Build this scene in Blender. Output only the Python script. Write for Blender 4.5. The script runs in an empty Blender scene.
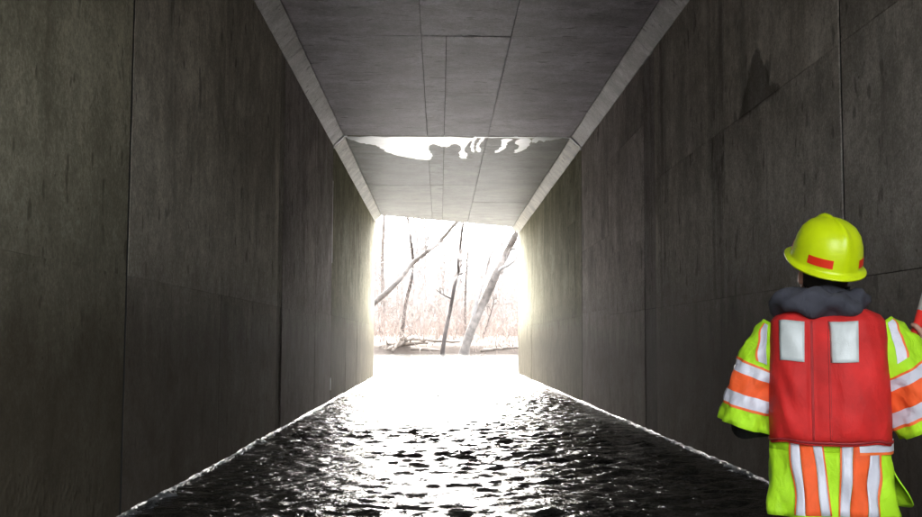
import bpy, bmesh, math, random
import numpy as np
from mathutils import Vector, Matrix

random.seed(7)
RNG = np.random.default_rng(7)
SC = bpy.context.scene
COL = SC.collection
R = math.radians

# ------------------------------------------------------------------ camera
cam_d = bpy.data.cameras.new('camera')
cam_d.sensor_width = 36.0
cam_d.lens = 1059.3 / 922.0 * 36.0
cam_d.clip_start = 0.05
cam_d.clip_end = 3000
cam = bpy.data.objects.new('camera', cam_d)
COL.objects.link(cam)
PITCH, YAW, ROLL = 0.07735, 0.0196, 0.0040
fw = Vector((math.sin(YAW) * math.cos(PITCH), math.cos(YAW) * math.cos(PITCH), math.sin(PITCH)))
rt = Vector((math.cos(YAW), -math.sin(YAW), 0))
up = rt.cross(fw)
r2 = rt * math.cos(ROLL) + up * math.sin(ROLL)
u2 = -rt * math.sin(ROLL) + up * math.cos(ROLL)
cam.matrix_world = Matrix(((r2.x, u2.x, -fw.x, 0.0), (r2.y, u2.y, -fw.y, 0.0), (r2.z, u2.z, -fw.z, 1.1), (0, 0, 0, 1)))
SC.camera = cam

# ------------------------------------------------------------------ world, sun, exposure
SUN_EL, SUN_AZ = R(34), R(3)          # azimuth from +Y towards +X
world = bpy.data.worlds.new('World')
SC.world = world
world.use_nodes = True
wn = world.node_tree
wn.nodes.clear()
sky = wn.nodes.new('ShaderNodeTexSky')
sky.sky_type = 'NISHITA'
sky.sun_disc = False
sky.sun_elevation = SUN_EL
sky.sun_rotation = SUN_AZ
sky.air_density = 1.0
sky.dust_density = 9.0
sky.ozone_density = 1.0
hs = wn.nodes.new('ShaderNodeHueSaturation')      # thin white overcast: the blue is washed out
hs.inputs['Saturation'].default_value = 0.22
bg = wn.nodes.new('ShaderNodeBackground')
bg.inputs['Strength'].default_value = 0.15
wo = wn.nodes.new('ShaderNodeOutputWorld')
wn.links.new(sky.outputs[0], hs.inputs['Color'])
wn.links.new(hs.outputs[0], bg.inputs['Color'])
wn.links.new(bg.outputs[0], wo.inputs['Surface'])

sun_d = bpy.data.lights.new('sun', 'SUN')
sun_d.energy = 0.6
sun_d.angle = R(80)
sun_d.color = (1.0, 0.96, 0.9)
sun = bpy.data.objects.new('sun', sun_d)
COL.objects.link(sun)
sdir = Vector((math.sin(SUN_AZ) * math.cos(SUN_EL), math.cos(SUN_AZ) * math.cos(SUN_EL), math.sin(SUN_EL)))
sun.rotation_euler = sdir.to_track_quat('Z', 'Y').to_euler()
sun.location = (0, 60, 60)

SC.view_settings.view_transform = 'Standard'
SC.view_settings.look = 'None'
SC.view_settings.gamma = 1.0
SC.view_settings.use_curve_mapping = False
SC.view_settings.exposure = 4.6
SC.render.engine = 'CYCLES'
SC.cycles.use_denoising = True
SC.cycles.max_bounces = 8
SC.cycles.diffuse_bounces = 5
SC.cycles.glossy_bounces = 4
SC.cycles.caustics_reflective = True
SC.cycles.blur_glossy = 1.5
SC.cycles.caustics_refractive = False

# ------------------------------------------------------------------ helpers
def mesh_obj(name, verts, faces, mat=None, parent=None, smooth=False):
    me = bpy.data.meshes.new(name)
    me.from_pydata([tuple(map(float, v)) for v in verts], [], [tuple(map(int, f)) for f in faces])
    me.update()
    if smooth:
        me.polygons.foreach_set('use_smooth', [True] * len(me.polygons))
    if mat is not None:
        me.materials.append(mat)
    o = bpy.data.objects.new(name, me)
    COL.objects.link(o)
    if parent is not None:
        o.parent = parent
    return o


def empty(name, loc=(0, 0, 0), rz=0.0):
    o = bpy.data.objects.new(name, None)
    o.empty_display_size = 0.2
    o.location = loc
    o.rotation_euler = (0, 0, rz)
    COL.objects.link(o)
    return o


def tag(o, label=None, cat=None, group=None, kind=None):
    if label: o['label'] = label
    if cat: o['category'] = cat
    if group: o['group'] = group
    if kind: o['kind'] = kind
    return o


class MB:
    """collects vertices and faces for one mesh"""
    def __init__(self):
        self.v, self.f = [], []

    def add(self, verts, faces):
        n = len(self.v)
        self.v.extend(verts)
        self.f.extend([tuple(i + n for i in f) for f in faces])

    def tube(self, pts, rad, n=8, cap=True):
        pts = [Vector(p) for p in pts]
        vs, fs = [], []
        prev = None
        for i, p in enumerate(pts):
            a = pts[max(i - 1, 0)]; b = pts[min(i + 1, len(pts) - 1)]
            t = (b - a).normalized()
            if prev is None:
                ref = Vector((1, 0, 0)) if abs(t.x) < 0.8 else Vector((0, 1, 0))
                u = (ref - t * ref.dot(t)).normalized()
            else:
                u = (prev - t * prev.dot(t)).normalized()
            prev = u
            w = t.cross(u)
            r = rad[i] if hasattr(rad, '__len__') else rad
            for k in range(n):
                an = 2 * math.pi * k / n
                vs.append(p + (u * math.cos(an) + w * math.sin(an)) * r)
        for i in range(len(pts) - 1):
            for k in range(n):
                k2 = (k + 1) % n
                fs.append((i * n + k, i * n + k2, (i + 1) * n + k2, (i + 1) * n + k))
        if cap:
            fs.append(tuple(range(n))[::-1])
            fs.append(tuple((len(pts) - 1) * n + k for k in range(n)))
        self.add(vs, fs)

    def rings(self, rings, closed=True, cap0=False, cap1=False):
        n = len(rings[0])
        vs = [v for r in rings for v in r]
        fs = []
        for i in range(len(rings) - 1):
            for k in range(n if closed else n - 1):
                k2 = (k + 1) % n
                fs.append((i * n + k, i * n + k2, (i + 1) * n + k2, (i + 1) * n + k))
        if cap0: fs.append(tuple(range(n))[::-1])
        if cap1: fs.append(tuple((len(rings) - 1) * n + k for k in range(n)))
        self.add(vs, fs)

    def ball(self, c, r, M=None, nu=14, nv=9):
        c = Vector(c)
        r = Vector(r) if hasattr(r, '__len__') else Vector((r, r, r))
        vs, fs = [], []
        for j in range(nv + 1):
            ph = math.pi * j / nv
            for i in range(nu):
                th = 2 * math.pi * i / nu
                d = Vector((r.x * math.sin(ph) * math.cos(th), r.y * math.sin(ph) * math.sin(th), r.z * math.cos(ph)))
                if M is not None: d = M @ d
                vs.append(c + d)
        for j in range(nv):
            for i in range(nu):
                i2 = (i + 1) % nu
                fs.append((j * nu + i, (j + 1) * nu + i, (j + 1) * nu + i2, j * nu + i2))
        self.add(vs, fs)

    def build(self, name, mat=None, parent=None, smooth=True):
        return mesh_obj(name, self.v, self.f, mat, parent, smooth)


# --------------------------------------------------------------- materials
class NT:
    def __init__(self, name):
        self.m = bpy.data.materials.new(name)
        self.m.use_nodes = True
        self.t = self.m.node_tree
        self.b = self.t.nodes['Principled BSDF']

    def n(self, typ, **kw):
        nd = self.t.nodes.new(typ)
        for k, v in kw.items(): setattr(nd, k, v)
        return nd

    def put(self, sock, v):
        if isinstance(v, bpy.types.NodeSocket): self.t.links.new(v, sock)
        elif hasattr(v, '__len__') and sock.type == 'RGBA' and len(v) == 3: sock.default_value = (*v, 1)
        else: sock.default_value = v

    def math(self, op, a, b=0.0, c=None, clamp=False):
        nd = self.n('ShaderNodeMath', operation=op)
        nd.use_clamp = clamp
        self.put(nd.inputs[0], a); self.put(nd.inputs[1], b)
        if c is not None: self.put(nd.inputs[2], c)
        return nd.outputs[0]

    def pos(self):
        return self.n('ShaderNodeNewGeometry').outputs['Position']

    def objco(self):
        return self.n('ShaderNodeTexCoord').outputs['Object']

    def scaled(self, vec, s):
        nd = self.n('ShaderNodeVectorMath', operation='MULTIPLY')
        self.put(nd.inputs[0], vec); nd.inputs[1].default_value = s
        return nd.outputs[0]

    def noise(self, vec, scale, detail=4, rough=0.55, dist=0.0):
        nd = self.n('ShaderNodeTexNoise')
        self.put(nd.inputs['Vector'], vec)
        nd.inputs['Scale'].default_value = scale
        nd.inputs['Detail'].default_value = detail
        nd.inputs['Roughness'].default_value = rough
        nd.inputs['Distortion'].default_value = dist
        return nd.outputs['Fac']

    def ramp(self, fac, stops):
        nd = self.n('ShaderNodeValToRGB')
        self.put(nd.inputs[0], fac)
        el = nd.color_ramp.elements
        while len(el) < len(stops): el.new(0.5)
        for e, (p, c) in zip(el, stops):
            e.position = p
            e.color = (*c, 1) if hasattr(c, '__len__') else (c, c, c, 1)
        return nd.outputs['Color']

    def smooth(self, v, lo, hi, a=0.0, b=1.0):
        nd = self.n('ShaderNodeMapRange', interpolation_type='SMOOTHSTEP')
        self.put(nd.inputs[0], v)
        for i, q in enumerate((lo, hi, a, b)): nd.inputs[i + 1].default_value = q
        return nd.outputs[0]

    def mix(self, fac, a, b, blend='MIX'):
        nd = self.n('ShaderNodeMix', data_type='RGBA', blend_type=blend)
        self.put(nd.inputs[0], fac); self.put(nd.inputs[6], a); self.put(nd.inputs[7], b)
        return nd.outputs[2]

    def bump(self, h, strength, dist, normal=None):
        nd = self.n('ShaderNodeBump')
        nd.inputs['Strength'].default_value = strength
        nd.inputs['Distance'].default_value = dist
        self.put(nd.inputs['Height'], h)
        if normal is not None: self.put(nd.inputs['Normal'], normal)
        return nd.outputs[0]

    def out(self, color=None, rough=None, normal=None, **kw):
        if color is not None: self.put(self.b.inputs['Base Color'], color)
        if rough is not None: self.put(self.b.inputs['Roughness'], rough)
        if normal is not None: self.put(self.b.inputs['Normal'], normal)
        for k, v in kw.items(): self.put(self.b.inputs[k.replace('_', ' ')], v)
        return self.m


def concrete(name, dark, light, grain=(3.0, 3.0, 0.55), wet=True, patina=1.0, rough=0.9, spec=0.006):
    t = NT(name)
    P = t.pos()
    info = t.n('ShaderNodeObjectInfo')
    off = t.n('ShaderNodeVectorMath', operation='ADD')
    cmb = t.n('ShaderNodeCombineXYZ')
    for i in range(3): t.t.links.new(t.math('MULTIPLY', info.outputs['Random'], 7.3 * (i + 1)), cmb.inputs[i])
    t.t.links.new(P, off.inputs[0]); t.t.links.new(cmb.outputs[0], off.inputs[1])
    Q = off.outputs[0]
    big = t.noise(Q, 0.7, 7, 0.66, 0.8)
    mid = t.noise(Q, 3.2, 6, 0.65)
    streak = t.noise(t.scaled(Q, grain), 1.0, 5, 0.62, 0.15)
    fine = t.noise(P, 55, 3, 0.7)
    s = t.math('ADD', t.math('MULTIPLY', big, 0.62), t.math('MULTIPLY', streak, 0.38 * patina))
    s = t.math('ADD', s, t.math('MULTIPLY', mid, 0.32))
    s = t.math('ADD', s, t.math('MULTIPLY', t.math('SUBTRACT', fine, 0.5), 0.55))
    s = t.math('ADD', s, t.math('MULTIPLY', t.math('SUBTRACT', t.noise(P, 15, 4, 0.7), 0.5), 0.4))
    s = t.math('ADD', s, 0.1)
    c = t.ramp(t.math('MULTIPLY', s, 0.62), [(0.36, tuple(x * 0.72 for x in dark)), (0.45, dark), (0.60, light)])
    # dark blotches and air holes
    sp = t.noise(t.scaled(Q, (4.2, 4.2, 2.0)) if grain[2] < 1 else t.scaled(Q, (2.0, 4.5, 4)), 1.0, 3, 0.6)
    spm = t.smooth(sp, 0.63, 0.70)
    c = t.mix(t.math('MULTIPLY', spm, 0.62), c, tuple(x * 0.35 for x in dark))
    # small smudges drawn out by the formwork
    sm2 = t.noise(t.scaled(Q, (8.5, 8.5, 3.4)) if grain[2] < 1 else t.scaled(Q, (3.4, 8.0, 8.0)), 1.0, 2, 0.5)
    c = t.mix(t.math('MULTIPLY', t.smooth(sm2, 0.66, 0.72), 0.62), c, tuple(x * 0.32 for x in dark))
    # long run-down stains
    run = t.noise(t.scaled(Q, (2.6, 2.6, 0.22) if grain[2] < 1 else (0.7, 2.5, 2.5)), 1.0, 5, 0.65, 0.6)
    c = t.mix(t.math('MULTIPLY', t.smooth(run, 0.56, 0.72), 0.42), c, tuple(x * 0.5 for x in dark))
    vor = t.n('ShaderNodeTexVoronoi'); vor.inputs['Scale'].default_value = 9.0
    t.t.links.new(P, vor.inputs['Vector'])
    hole = t.smooth(vor.outputs['Distance'], 0.05, 0.10, 1.0, 0.0)
    hole = t.math('MULTIPLY', hole, t.smooth(mid, 0.47, 0.53))
    c = t.mix(t.math('MULTIPLY', hole, 0.7), c, tuple(x * 0.3 for x in dark))
    bh = t.math('ADD', t.math('MULTIPLY', mid, 0.7), t.math('MULTIPLY', fine, 0.22))
    bh = t.math('SUBTRACT', bh, t.math('MULTIPLY', hole, 0.6))
    bdist = 0.012
    if wet:
        sep = t.n('ShaderNodeSeparateXYZ'); t.t.links.new(P, sep.inputs[0])
        z = sep.outputs['Z']
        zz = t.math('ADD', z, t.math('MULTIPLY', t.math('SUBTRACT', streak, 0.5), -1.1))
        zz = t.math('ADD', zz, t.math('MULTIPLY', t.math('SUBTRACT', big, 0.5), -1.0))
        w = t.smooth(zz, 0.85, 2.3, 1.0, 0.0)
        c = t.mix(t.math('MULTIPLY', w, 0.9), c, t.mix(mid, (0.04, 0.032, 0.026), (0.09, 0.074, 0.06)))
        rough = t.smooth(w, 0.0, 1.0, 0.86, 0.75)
        # scoured, pebbly foot of the wall
        scour = t.smooth(z, 0.1, 1.0, 1.0, 0.0)
        scour = t.math('MULTIPLY', scour, t.smooth(sep.outputs['Y'], 6.69, 6.72, 1.6, 0.4))
        vb = t.n('ShaderNodeTexVoronoi'); vb.inputs['Scale'].default_value = 24.0
        t.t.links.new(P, vb.inputs['Vector'])
        bh = t.math('ADD', bh, t.math('MULTIPLY', t.math('MULTIPLY', vb.outputs['Distance'], scour), 0.6))
    if wet:
        y = sep.outputs['Y']
        right = t.math('GREATER_THAN', sep.outputs['X'], 0.0)
        # damp patch that seeped out above a lift joint high on the right wall
        h = t.math('MULTIPLY', t.math('SUBTRACT', 1.0, t.math('DIVIDE', t.math('ABSOLUTE', t.math('SUBTRACT', y, 8.5)), 0.58)), 0.52)
        q = t.math('SUBTRACT', h, t.math('SUBTRACT', z, 3.03))
        q = t.math('ADD', q, t.math('MULTIPLY', t.math('SUBTRACT', t.noise(P, 4.5, 5, 0.6), 0.5), 0.4))
        q = t.math('MULTIPLY', t.smooth(q, -0.01, 0.07), t.smooth(z, 2.98, 3.04))
        c = t.mix(t.math('MULTIPLY', t.math('MULTIPLY', q, right), 0.62), c, (0.05, 0.045, 0.038))
        # dirt washed down beside two of the formwork joints
        for yj, wj in ((9.75, 0.55), (12.2, 0.45), (4.6, 0.3)):
            b = t.smooth(t.math('ABSOLUTE', t.math('SUBTRACT', y, yj)), 0.05, wj, 1.0, 0.0)
            b = t.math('MULTIPLY', t.math('MULTIPLY', b, right), t.smooth(t.noise(t.scaled(P, (3, 5.5, 0.5)), 1.0, 5, 0.65), 0.36, 0.62))
            c = t.mix(t.math('MULTIPLY', b, 0.55), c, (0.07, 0.062, 0.055))
    c = t.mix(1.0, c, info.outputs['Color'], 'MULTIPLY')
    return t.out(c, rough, t.bump(bh, 0.7, bdist), Specular_IOR_Level=spec)


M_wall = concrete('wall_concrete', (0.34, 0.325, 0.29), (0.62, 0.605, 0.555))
M_ceil = concrete('ceiling_concrete', (0.33, 0.315, 0.325), (0.56, 0.545, 0.555), grain=(1.1, 2.2, 2.2), wet=False, rough=0.56, spec=0.15)
M_core = concrete('joint_concrete', (0.008, 0.008, 0.007), (0.02, 0.019, 0.017), wet=False)


def plain(name, col, rough=0.7, var=0.25, scale=12.0, bump=0.0, bscale=40.0, world=False, spec=0.5, **kw):
    t = NT(name)
    P = t.pos() if world else t.objco()
    n = t.noise(P, scale, 5, 0.6)
    c = t.ramp(n, [(0.3, tuple(x * (1 - var) for x in col)), (0.7, tuple(min(1, x * (1 + var)) for x in col))])
    nm = None
    if bump: nm = t.bump(t.noise(P, bscale, 4, 0.6), bump, 0.01)
    return t.out(c, rough, nm, Specular_IOR_Level=spec, **kw)


M_sealant = plain('pale_joint_sealant', (0.8, 0.81, 0.82), 0.5, 0.3, 3.0)
M_sheen = plain('white_painted_sheen', (0.80, 0.83, 0.86), 0.4, 0.14, 3.5, 0.6, 18.0)  # wet sheen of the ceiling put into a white base colour
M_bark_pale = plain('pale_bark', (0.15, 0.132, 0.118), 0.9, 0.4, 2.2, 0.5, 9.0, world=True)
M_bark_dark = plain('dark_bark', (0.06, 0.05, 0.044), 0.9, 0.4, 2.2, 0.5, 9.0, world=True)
M_bark_far = plain('haze_paled_bark', (0.29, 0.272, 0.26), 0.9, 0.3, 2.2, world=True)  # distance haze and glare put into a paler bark colour
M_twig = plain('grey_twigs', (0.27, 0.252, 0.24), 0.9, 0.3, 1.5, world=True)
M_brush = plain('reddish_brush', (0.28, 0.225, 0.195), 0.9, 0.35, 0.6, world=True)
M_log = plain('weathered_wood', (0.17, 0.14, 0.115), 0.85, 0.45, 3.0, 0.6, 12.0, world=True)


def ground_mat():
    t = NT('leaf_litter_ground')
    P = t.pos()
    a = t.noise(P, 0.35, 6, 0.6); b = t.noise(P, 6.0, 5, 0.7)
    c = t.ramp(a, [(0.3, (0.045, 0.035, 0.028)), (0.55, (0.09, 0.072, 0.058)), (0.75, (0.14, 0.115, 0.092))])
    c = t.mix(t.math('MULTIPLY', b, 0.6), c, (0.07, 0.052, 0.04))
    return t.out(c, 0.95, t.bump(b, 0.8, 0.12))


M_ground = ground_mat()


def water_mat():
    t = NT('dark_stream_water')
    P = t.pos()
    a = t.noise(t.scaled(P, (1.0, 1.5, 1.0)), 7.5, 4, 0.6, 0.5)
    b = t.noise(P, 19.0, 3, 0.6, 0.3)
    h = t.math('ADD', t.math('MULTIPLY', a, 0.75), t.math('MULTIPLY', b, 0.06))
    sp = t.n('ShaderNodeSeparateXYZ'); t.t.links.new(P, sp.inputs[0])
    h = t.math('MULTIPLY', h, t.smooth(sp.outputs['Y'], 30, 52, 1.0, 0.04))      # the pool beyond the outlet lies calmer
    return t.out((0.014, 0.014, 0.012), 0.1, t.bump(h, 1.0, 0.056), IOR=1.333, Specular_IOR_Level=0.5)


M_water = water_mat()


def foam_glint_mat():
    t = NT('foam_painted_glint')
    P = t.pos()
    a = t.noise(t.scaled(P, (1, 0.35, 1)), 9.0, 6, 0.7, 0.4); b = t.noise(P, 45, 3, 0.7)
    f = t.smooth(t.math('ADD', t.math('MULTIPLY', a, 0.75), t.math('MULTIPLY', b, 0.25)), 0.43, 0.66)
    c = t.mix(f, (0.02, 0.022, 0.024), (0.2, 0.215, 0.235))  # pale tone puts the glint of the wet edge into the colour
    return t.out(c, t.math('ADD', 0.3, t.math('MULTIPLY', f, 0.4)), t.bump(b, 0.9, 0.01), IOR=1.333)


M_foam_glint = foam_glint_mat()

# ------------------------------------------------------------------ sizes of the place (metres, water level z = 0)
XL, XR = -1.97, 2.586
ZW, ZC, IN = 4.65, 4.843, 0.19        # wall top, ceiling, haunch width
YN = -2.3                             # near mouth (behind the camera)
JA, JB = 6.70, 19.26                  # expansion joints


def yend(x):                           # skewed outlet
    return 31.7 + (x - XL) / (XR - XL) * (35.0 - 31.7)


BED = -0.30

# ------------------------------------------------------------------ ground sheet
def sstep(a, b, x):
    t = np.clip((x - a) / (b - a), 0, 1)
    return t * t * (3 - 2 * t)


def hash_noise(x, y, seed, n=14, lo=0.05, hi=1.2):
    g = np.random.default_rng(seed)
    o = np.zeros_like(x, dtype=float)
    for i in range(n):
        k = lo * (hi / lo) ** (i / (n - 1)); a = g.uniform(0, 2 * np.pi); ph = g.uniform(0, 6.28)
        o += np.sin(k * 6.28 * (x * np.cos(a) + y * np.sin(a)) + ph) / (i + 2) ** 0.5
    return o / n ** 0.5


def ground_z(x, y):
    x = np.asarray(x, float); y = np.asarray(y, float)
    n = hash_noise(x, y, 3)
    far = 88.0 + 1.6 * np.sin(x * 0.13 + 0.6) + 0.8 * np.sin(x * 0.41)
    bank = -0.5 + 1.25 * sstep(-0.6, 1.6, y - far) + 0.5 * sstep(1.6, 9, y - far) + 0.018 * np.clip(y - far, 0, 400) + 0.1 * n * sstep(0, 3, y - far)
    # fill beside the culvert, falling away at both ends
    top = np.minimum(5.3, 0.9 + 0.62 * np.clip(y - YN, 0, 99))
    top = np.minimum(top, 0.8 + 0.75 * np.clip(yend(x) - 0.4 - y, 0, 99))
    out = np.where(x < 0, XL - x, x - XR)
    fill = BED + (top - BED + 0.1 * n) * sstep(0.24, 0.46, out)
    up_edge = 0.5 + 0.5 * np.clip(YN - y, 0, 6)
    upst = BED + (1.2 + 0.15 * n) * sstep(up_edge, up_edge + 2.5, out) + 1.2 * sstep(6, 30, out)
    z = np.where(y < YN, upst, fill)
    w = sstep(31.5, 38.5, y)
    z = z * (1 - w) + bank * w
    return z


xs = np.unique(np.concatenate([np.linspace(-500, -60, 23), np.linspace(-60, -14, 47), np.linspace(-14, 16, 76), np.linspace(16, 60, 45), np.linspace(60, 500, 23),
                               [XL - 0.24, XL - 0.35, XL - 0.46, XR + 0.24, XR + 0.35, XR + 0.46]]))
ys = np.unique(np.concatenate([np.linspace(-400, -30, 20), np.linspace(-30, 82, 113), np.linspace(82, 100, 73), np.linspace(100, 200, 51), np.linspace(200, 800, 25)]))
gx, gy = np.meshgrid(xs, ys)
gz = ground_z(gx, gy)
nx, ny = len(xs), len(ys)
fi = [(j * nx + i, j * nx + i + 1, (j + 1) * nx + i + 1, (j + 1) * nx + i) for j in range(ny - 1) for i in range(nx - 1)]
g = mesh_obj('ground', np.stack([gx, gy, gz], -1).reshape(-1, 3), fi, M_ground, smooth=True)
tag(g, 'stream bed and leaf-covered banks beyond the culvert', 'ground', kind='structure')

# ------------------------------------------------------------------ stream
def wave_field(x, y, seed=11):
    gg = np.random.default_rng(seed)
    z = np.zeros_like(x, dtype=float)
    wx = x + 0.10 * np.sin(y * 1.3 + 1) + 0.05 * np.sin(y * 3.1 + x * 2)
    wy = y + 0.13 * np.sin(x * 1.7) + 0.07 * np.sin(x * 4.1 + y * 1.1)
    for i in range(70):
        lam = 0.09 * (0.46 / 0.09) ** gg.random()
        a = gg.normal(np.pi / 2, 0.62)                  # ripples run mainly along the stream
        k = 2 * np.pi / lam
        amp = 0.0066 * lam ** 0.95
        s = np.sin(k * (wx * np.cos(a) + wy * np.sin(a)) + gg.uniform(0, 6.28))
        z += amp * (s + 0.25 * s * s)
    env = 0.75 + 0.35 * np.sin(x * 0.9 + y * 0.31) * np.sin(y * 0.47 - x * 0.5)
    inside = (y < 31.5) & (y > 0)
    dw = np.where(inside, np.minimum(x - XL, XR - x), 9.0)
    return z * env * (0.3 + 0.7 * sstep(0.05, 0.5, dw))


wy_rows = np.concatenate([np.linspace(-60, 2, 63)[:-1], np.linspace(2, 5, 31)[:-1], np.arange(5, 22, 0.035), np.arange(22, 40, 0.07), np.linspace(40, 96, 281)])
wx_in = np.arange(XL - 0.02, XR + 0.03, 0.04)
wx_cols = np.concatenate([np.linspace(-90, -12, 27)[:-1], np.linspace(-12, XL - 0.02, 40)[:-1], wx_in, np.linspace(XR + 0.03, 13, 40)[1:], np.linspace(13, 90, 27)[1:]])
X, Y = np.meshgrid(wx_cols, wy_rows)
Z = wave_field(X, Y) * (1 - 0.95 * sstep(30, 50, Y))
nx, ny = len(wx_cols), len(wy_rows)
inb = (X[:-1, :-1] > XL - 0.04) & (X[1:, 1:] < XR + 0.05) | (Y[:-1, :-1] > 30) | (Y[1:, 1:] < YN + 1)
idx = np.arange(nx * ny).reshape(ny, nx)
quads = np.stack([idx[:-1, :-1], idx[:-1, 1:], idx[1:, 1:], idx[1:, :-1]], -1)[inb]
used = np.unique(quads)
remap = np.full(nx * ny, -1); remap[used] = np.arange(len(used))
st = mesh_obj('stream_water', np.stack([X, Y, Z], -1).reshape(-1, 3)[used], remap[quads].tolist(), M_water, smooth=True)
tag(st, 'dark rippled stream water running through the culvert', 'water', kind='structure')


def edge_foam_glint(name, xw, sgn, y1, label, seed):
    gg = np.random.default_rng(seed)
    yy = np.arange(4.2, y1, 0.03)
    n = len(yy)
    k = np.linspace(0, 1, 9)
    ph = gg.uniform(0, 6.28, 8)
    wob = sum(np.sin(yy * f + p) / (q + 1.5) for q, (f, p) in enumerate(zip((0.9, 2.13, 4.71, 9.17, 15.3, 27.1, 47.9, 70.3), ph)))
    wob2 = sum(np.sin(yy * f * 1.17 + p * 2) / (q + 1.5) for q, (f, p) in enumerate(zip((1.2, 2.7, 5.7, 11, 19, 37, 61, 80), ph)))
    wid = np.clip(0.05 + 0.02 * wob + 0.05 * np.clip(wob2, 0, 2) ** 2, 0.025, 0.2)
    hei = np.clip(0.013 + 0.007 * wob2, 0.003, 0.04)
    V = np.zeros((n, 9, 3))
    base = wave_field(np.full(n, xw), yy)
    jit = gg.normal(0, 0.006, (n, 9)); jit = (jit + np.roll(jit, 1, 0) + np.roll(jit, 2, 0) + np.roll(jit, 1, 1)) / 2.6
    for i, q in enumerate(k):
        x = xw + sgn * wid * q
        V[:, i, 0] = x
        V[:, i, 1] = yy
        V[:, i, 2] = wave_field(x, yy) - 0.004 - 0.012 * (q == 1) + hei * (1 - q) ** 1.4 + jit[:, i] * (q < 1)
    V[:, 0, 2] = base + hei
    I = np.arange(n * 9).reshape(n, 9)
    F = np.stack([I[:-1, :-1], I[:-1, 1:], I[1:, 1:], I[1:, :-1]], -1).reshape(-1, 4)
    if sgn < 0: F = F[:, ::-1]
    o = mesh_obj(name, V.reshape(-1, 3), F.tolist(), M_foam_glint, smooth=True)
    tag(o, label, 'foam', kind='stuff')


edge_foam_glint('water_foam_glint', XL + 0.001, 1, yend(XL) - 0.1, 'foam line with painted white glint where the water meets the left wall', 5)
edge_foam_glint('water_foam_glint', XR - 0.001, -1, yend(XR) - 0.1, 'foam line with painted white glint where the water meets the right wall', 6)

# ------------------------------------------------------------------ culvert
culvert = empty('concrete_culvert')
tag(culvert, 'long grey concrete box culvert with panelled walls and ceiling over the stream', 'culvert')


def box(name, a, b, mat, parent):
    (x0, y0, z0), (x1, y1, z1) = a, b
    v = [(x, y, z) for z in (z0, z1) for y in (y0, y1) for x in (x0, x1)]
    f = [(0, 2, 3, 1), (4, 5, 7, 6), (0, 1, 5, 4), (2, 6, 7, 3), (0, 4, 6, 2), (1, 3, 7, 5)]
    return mesh_obj(name, v, f, mat, parent)


def prism(name, poly, off, mat, parent):
    """poly: planar loop of points; extruded by vector off"""
    n = len(poly)
    off = Vector(off)
    p = [Vector(q) for q in poly]
    v = p + [q + off for q in p]
    f = [tuple(range(n)), tuple(reversed(range(n, 2 * n)))] + [(i, i + n, (i + 1) % n + n, (i + 1) % n) for i in range(n)]
    o = mesh_obj(name, v, f, mat, parent)
    bm = bmesh.new(); bm.from_mesh(o.data); bmesh.ops.recalc_face_normals(bm, faces=bm.faces); bm.to_mesh(o.data); bm.free()
    return o


def panel(name, quad, nrm, mat, parent, gaps=(0.007,) * 4, depth=0.09, cham=0.0025, proud=0.0, tone=(1, 1, 1)):
    """a cast panel: quad corners in order, nrm points into the room; gaps[i] lies along edge i -> i+1"""
    q = [Vector(p) for p in quad]
    n = Vector(nrm)
    c = sum(q, Vector()) / 4

    def inset(extra):
        lines = []
        for i in range(4):
            a, b = q[i], q[(i + 1) % 4]
            d = (b - a).normalized()
            inn = n.cross(d)
            if inn.dot(c - a) < 0: inn = -inn
            lines.append((a + inn * (gaps[i] + extra), d))
        out = []
        for i in range(4):
            (p1, d1), (p2, d2) = lines[i - 1], lines[i]
            # intersection of two lines in the plane
            w = p2 - p1
            cr = d1.cross(d2)
            s = w.cross(d2).dot(cr) / cr.length_squared
            out.append(p1 + d1 * s)
        return out
    A = inset(0.0); B = inset(cham)
    v = [p - n * depth for p in A] + [p + n * (proud - cham) for p in A] + [p + n * proud for p in B]
    f = [(3, 2, 1, 0)]
    for k in (0, 4):
        f += [(k + i, k + (i + 1) % 4, k + 4 + (i + 1) % 4, k + 4 + i) for i in range(4)]
    f.append((8, 9, 10, 11))
    o = mesh_obj(name, v, f, mat, parent)
    bm = bmesh.new(); bm.from_mesh(o.data); bmesh.ops.recalc_face_normals(bm, faces=bm.faces); bm.to_mesh(o.data); bm.free()
    o.color = (*tone, 1)
    return o


def tone(base=1.0, spread=0.10, tint=(1, 1, 1)):
    k = base * (1 + random.uniform(-spread, spread))
    return tuple(k * t for t in tint)


def side_wall(xw, s, spec, label):
    """s: +1 when the wall faces +X. spec: list of (y0, y1, [z cuts], base tone, tint, proud)"""
    ye = yend(xw)
    core = box('side_wall', (min(xw - s * 0.014, xw - s * 0.55), YN + 0.05, -0.7), (max(xw - s * 0.014, xw - s * 0.55), ye - 0.05, ZW - 0.003), M_core, culvert)
    core['label'] = label
    for y0, y1, cuts, bt, tint, pr in spec:
        zs = [-0.62] + cuts + [ZW]
        for z0, z1 in zip(zs[:-1], zs[1:]):
            g0 = 0.021 if y0 in (JA, JB) else 0.0028
            g1 = 0.021 if y1 in (JA, JB) else 0.0028
            gz = 0.0003 if s > 0 else 0.0012
            gz0 = 0.0 if z0 < 0 else gz
            gz1 = 0.002 if z1 == ZW else gz
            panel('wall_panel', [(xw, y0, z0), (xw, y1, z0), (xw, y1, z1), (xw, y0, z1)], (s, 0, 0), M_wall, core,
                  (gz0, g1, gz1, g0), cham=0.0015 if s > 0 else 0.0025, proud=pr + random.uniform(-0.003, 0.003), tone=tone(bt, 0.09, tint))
    return core


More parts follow.
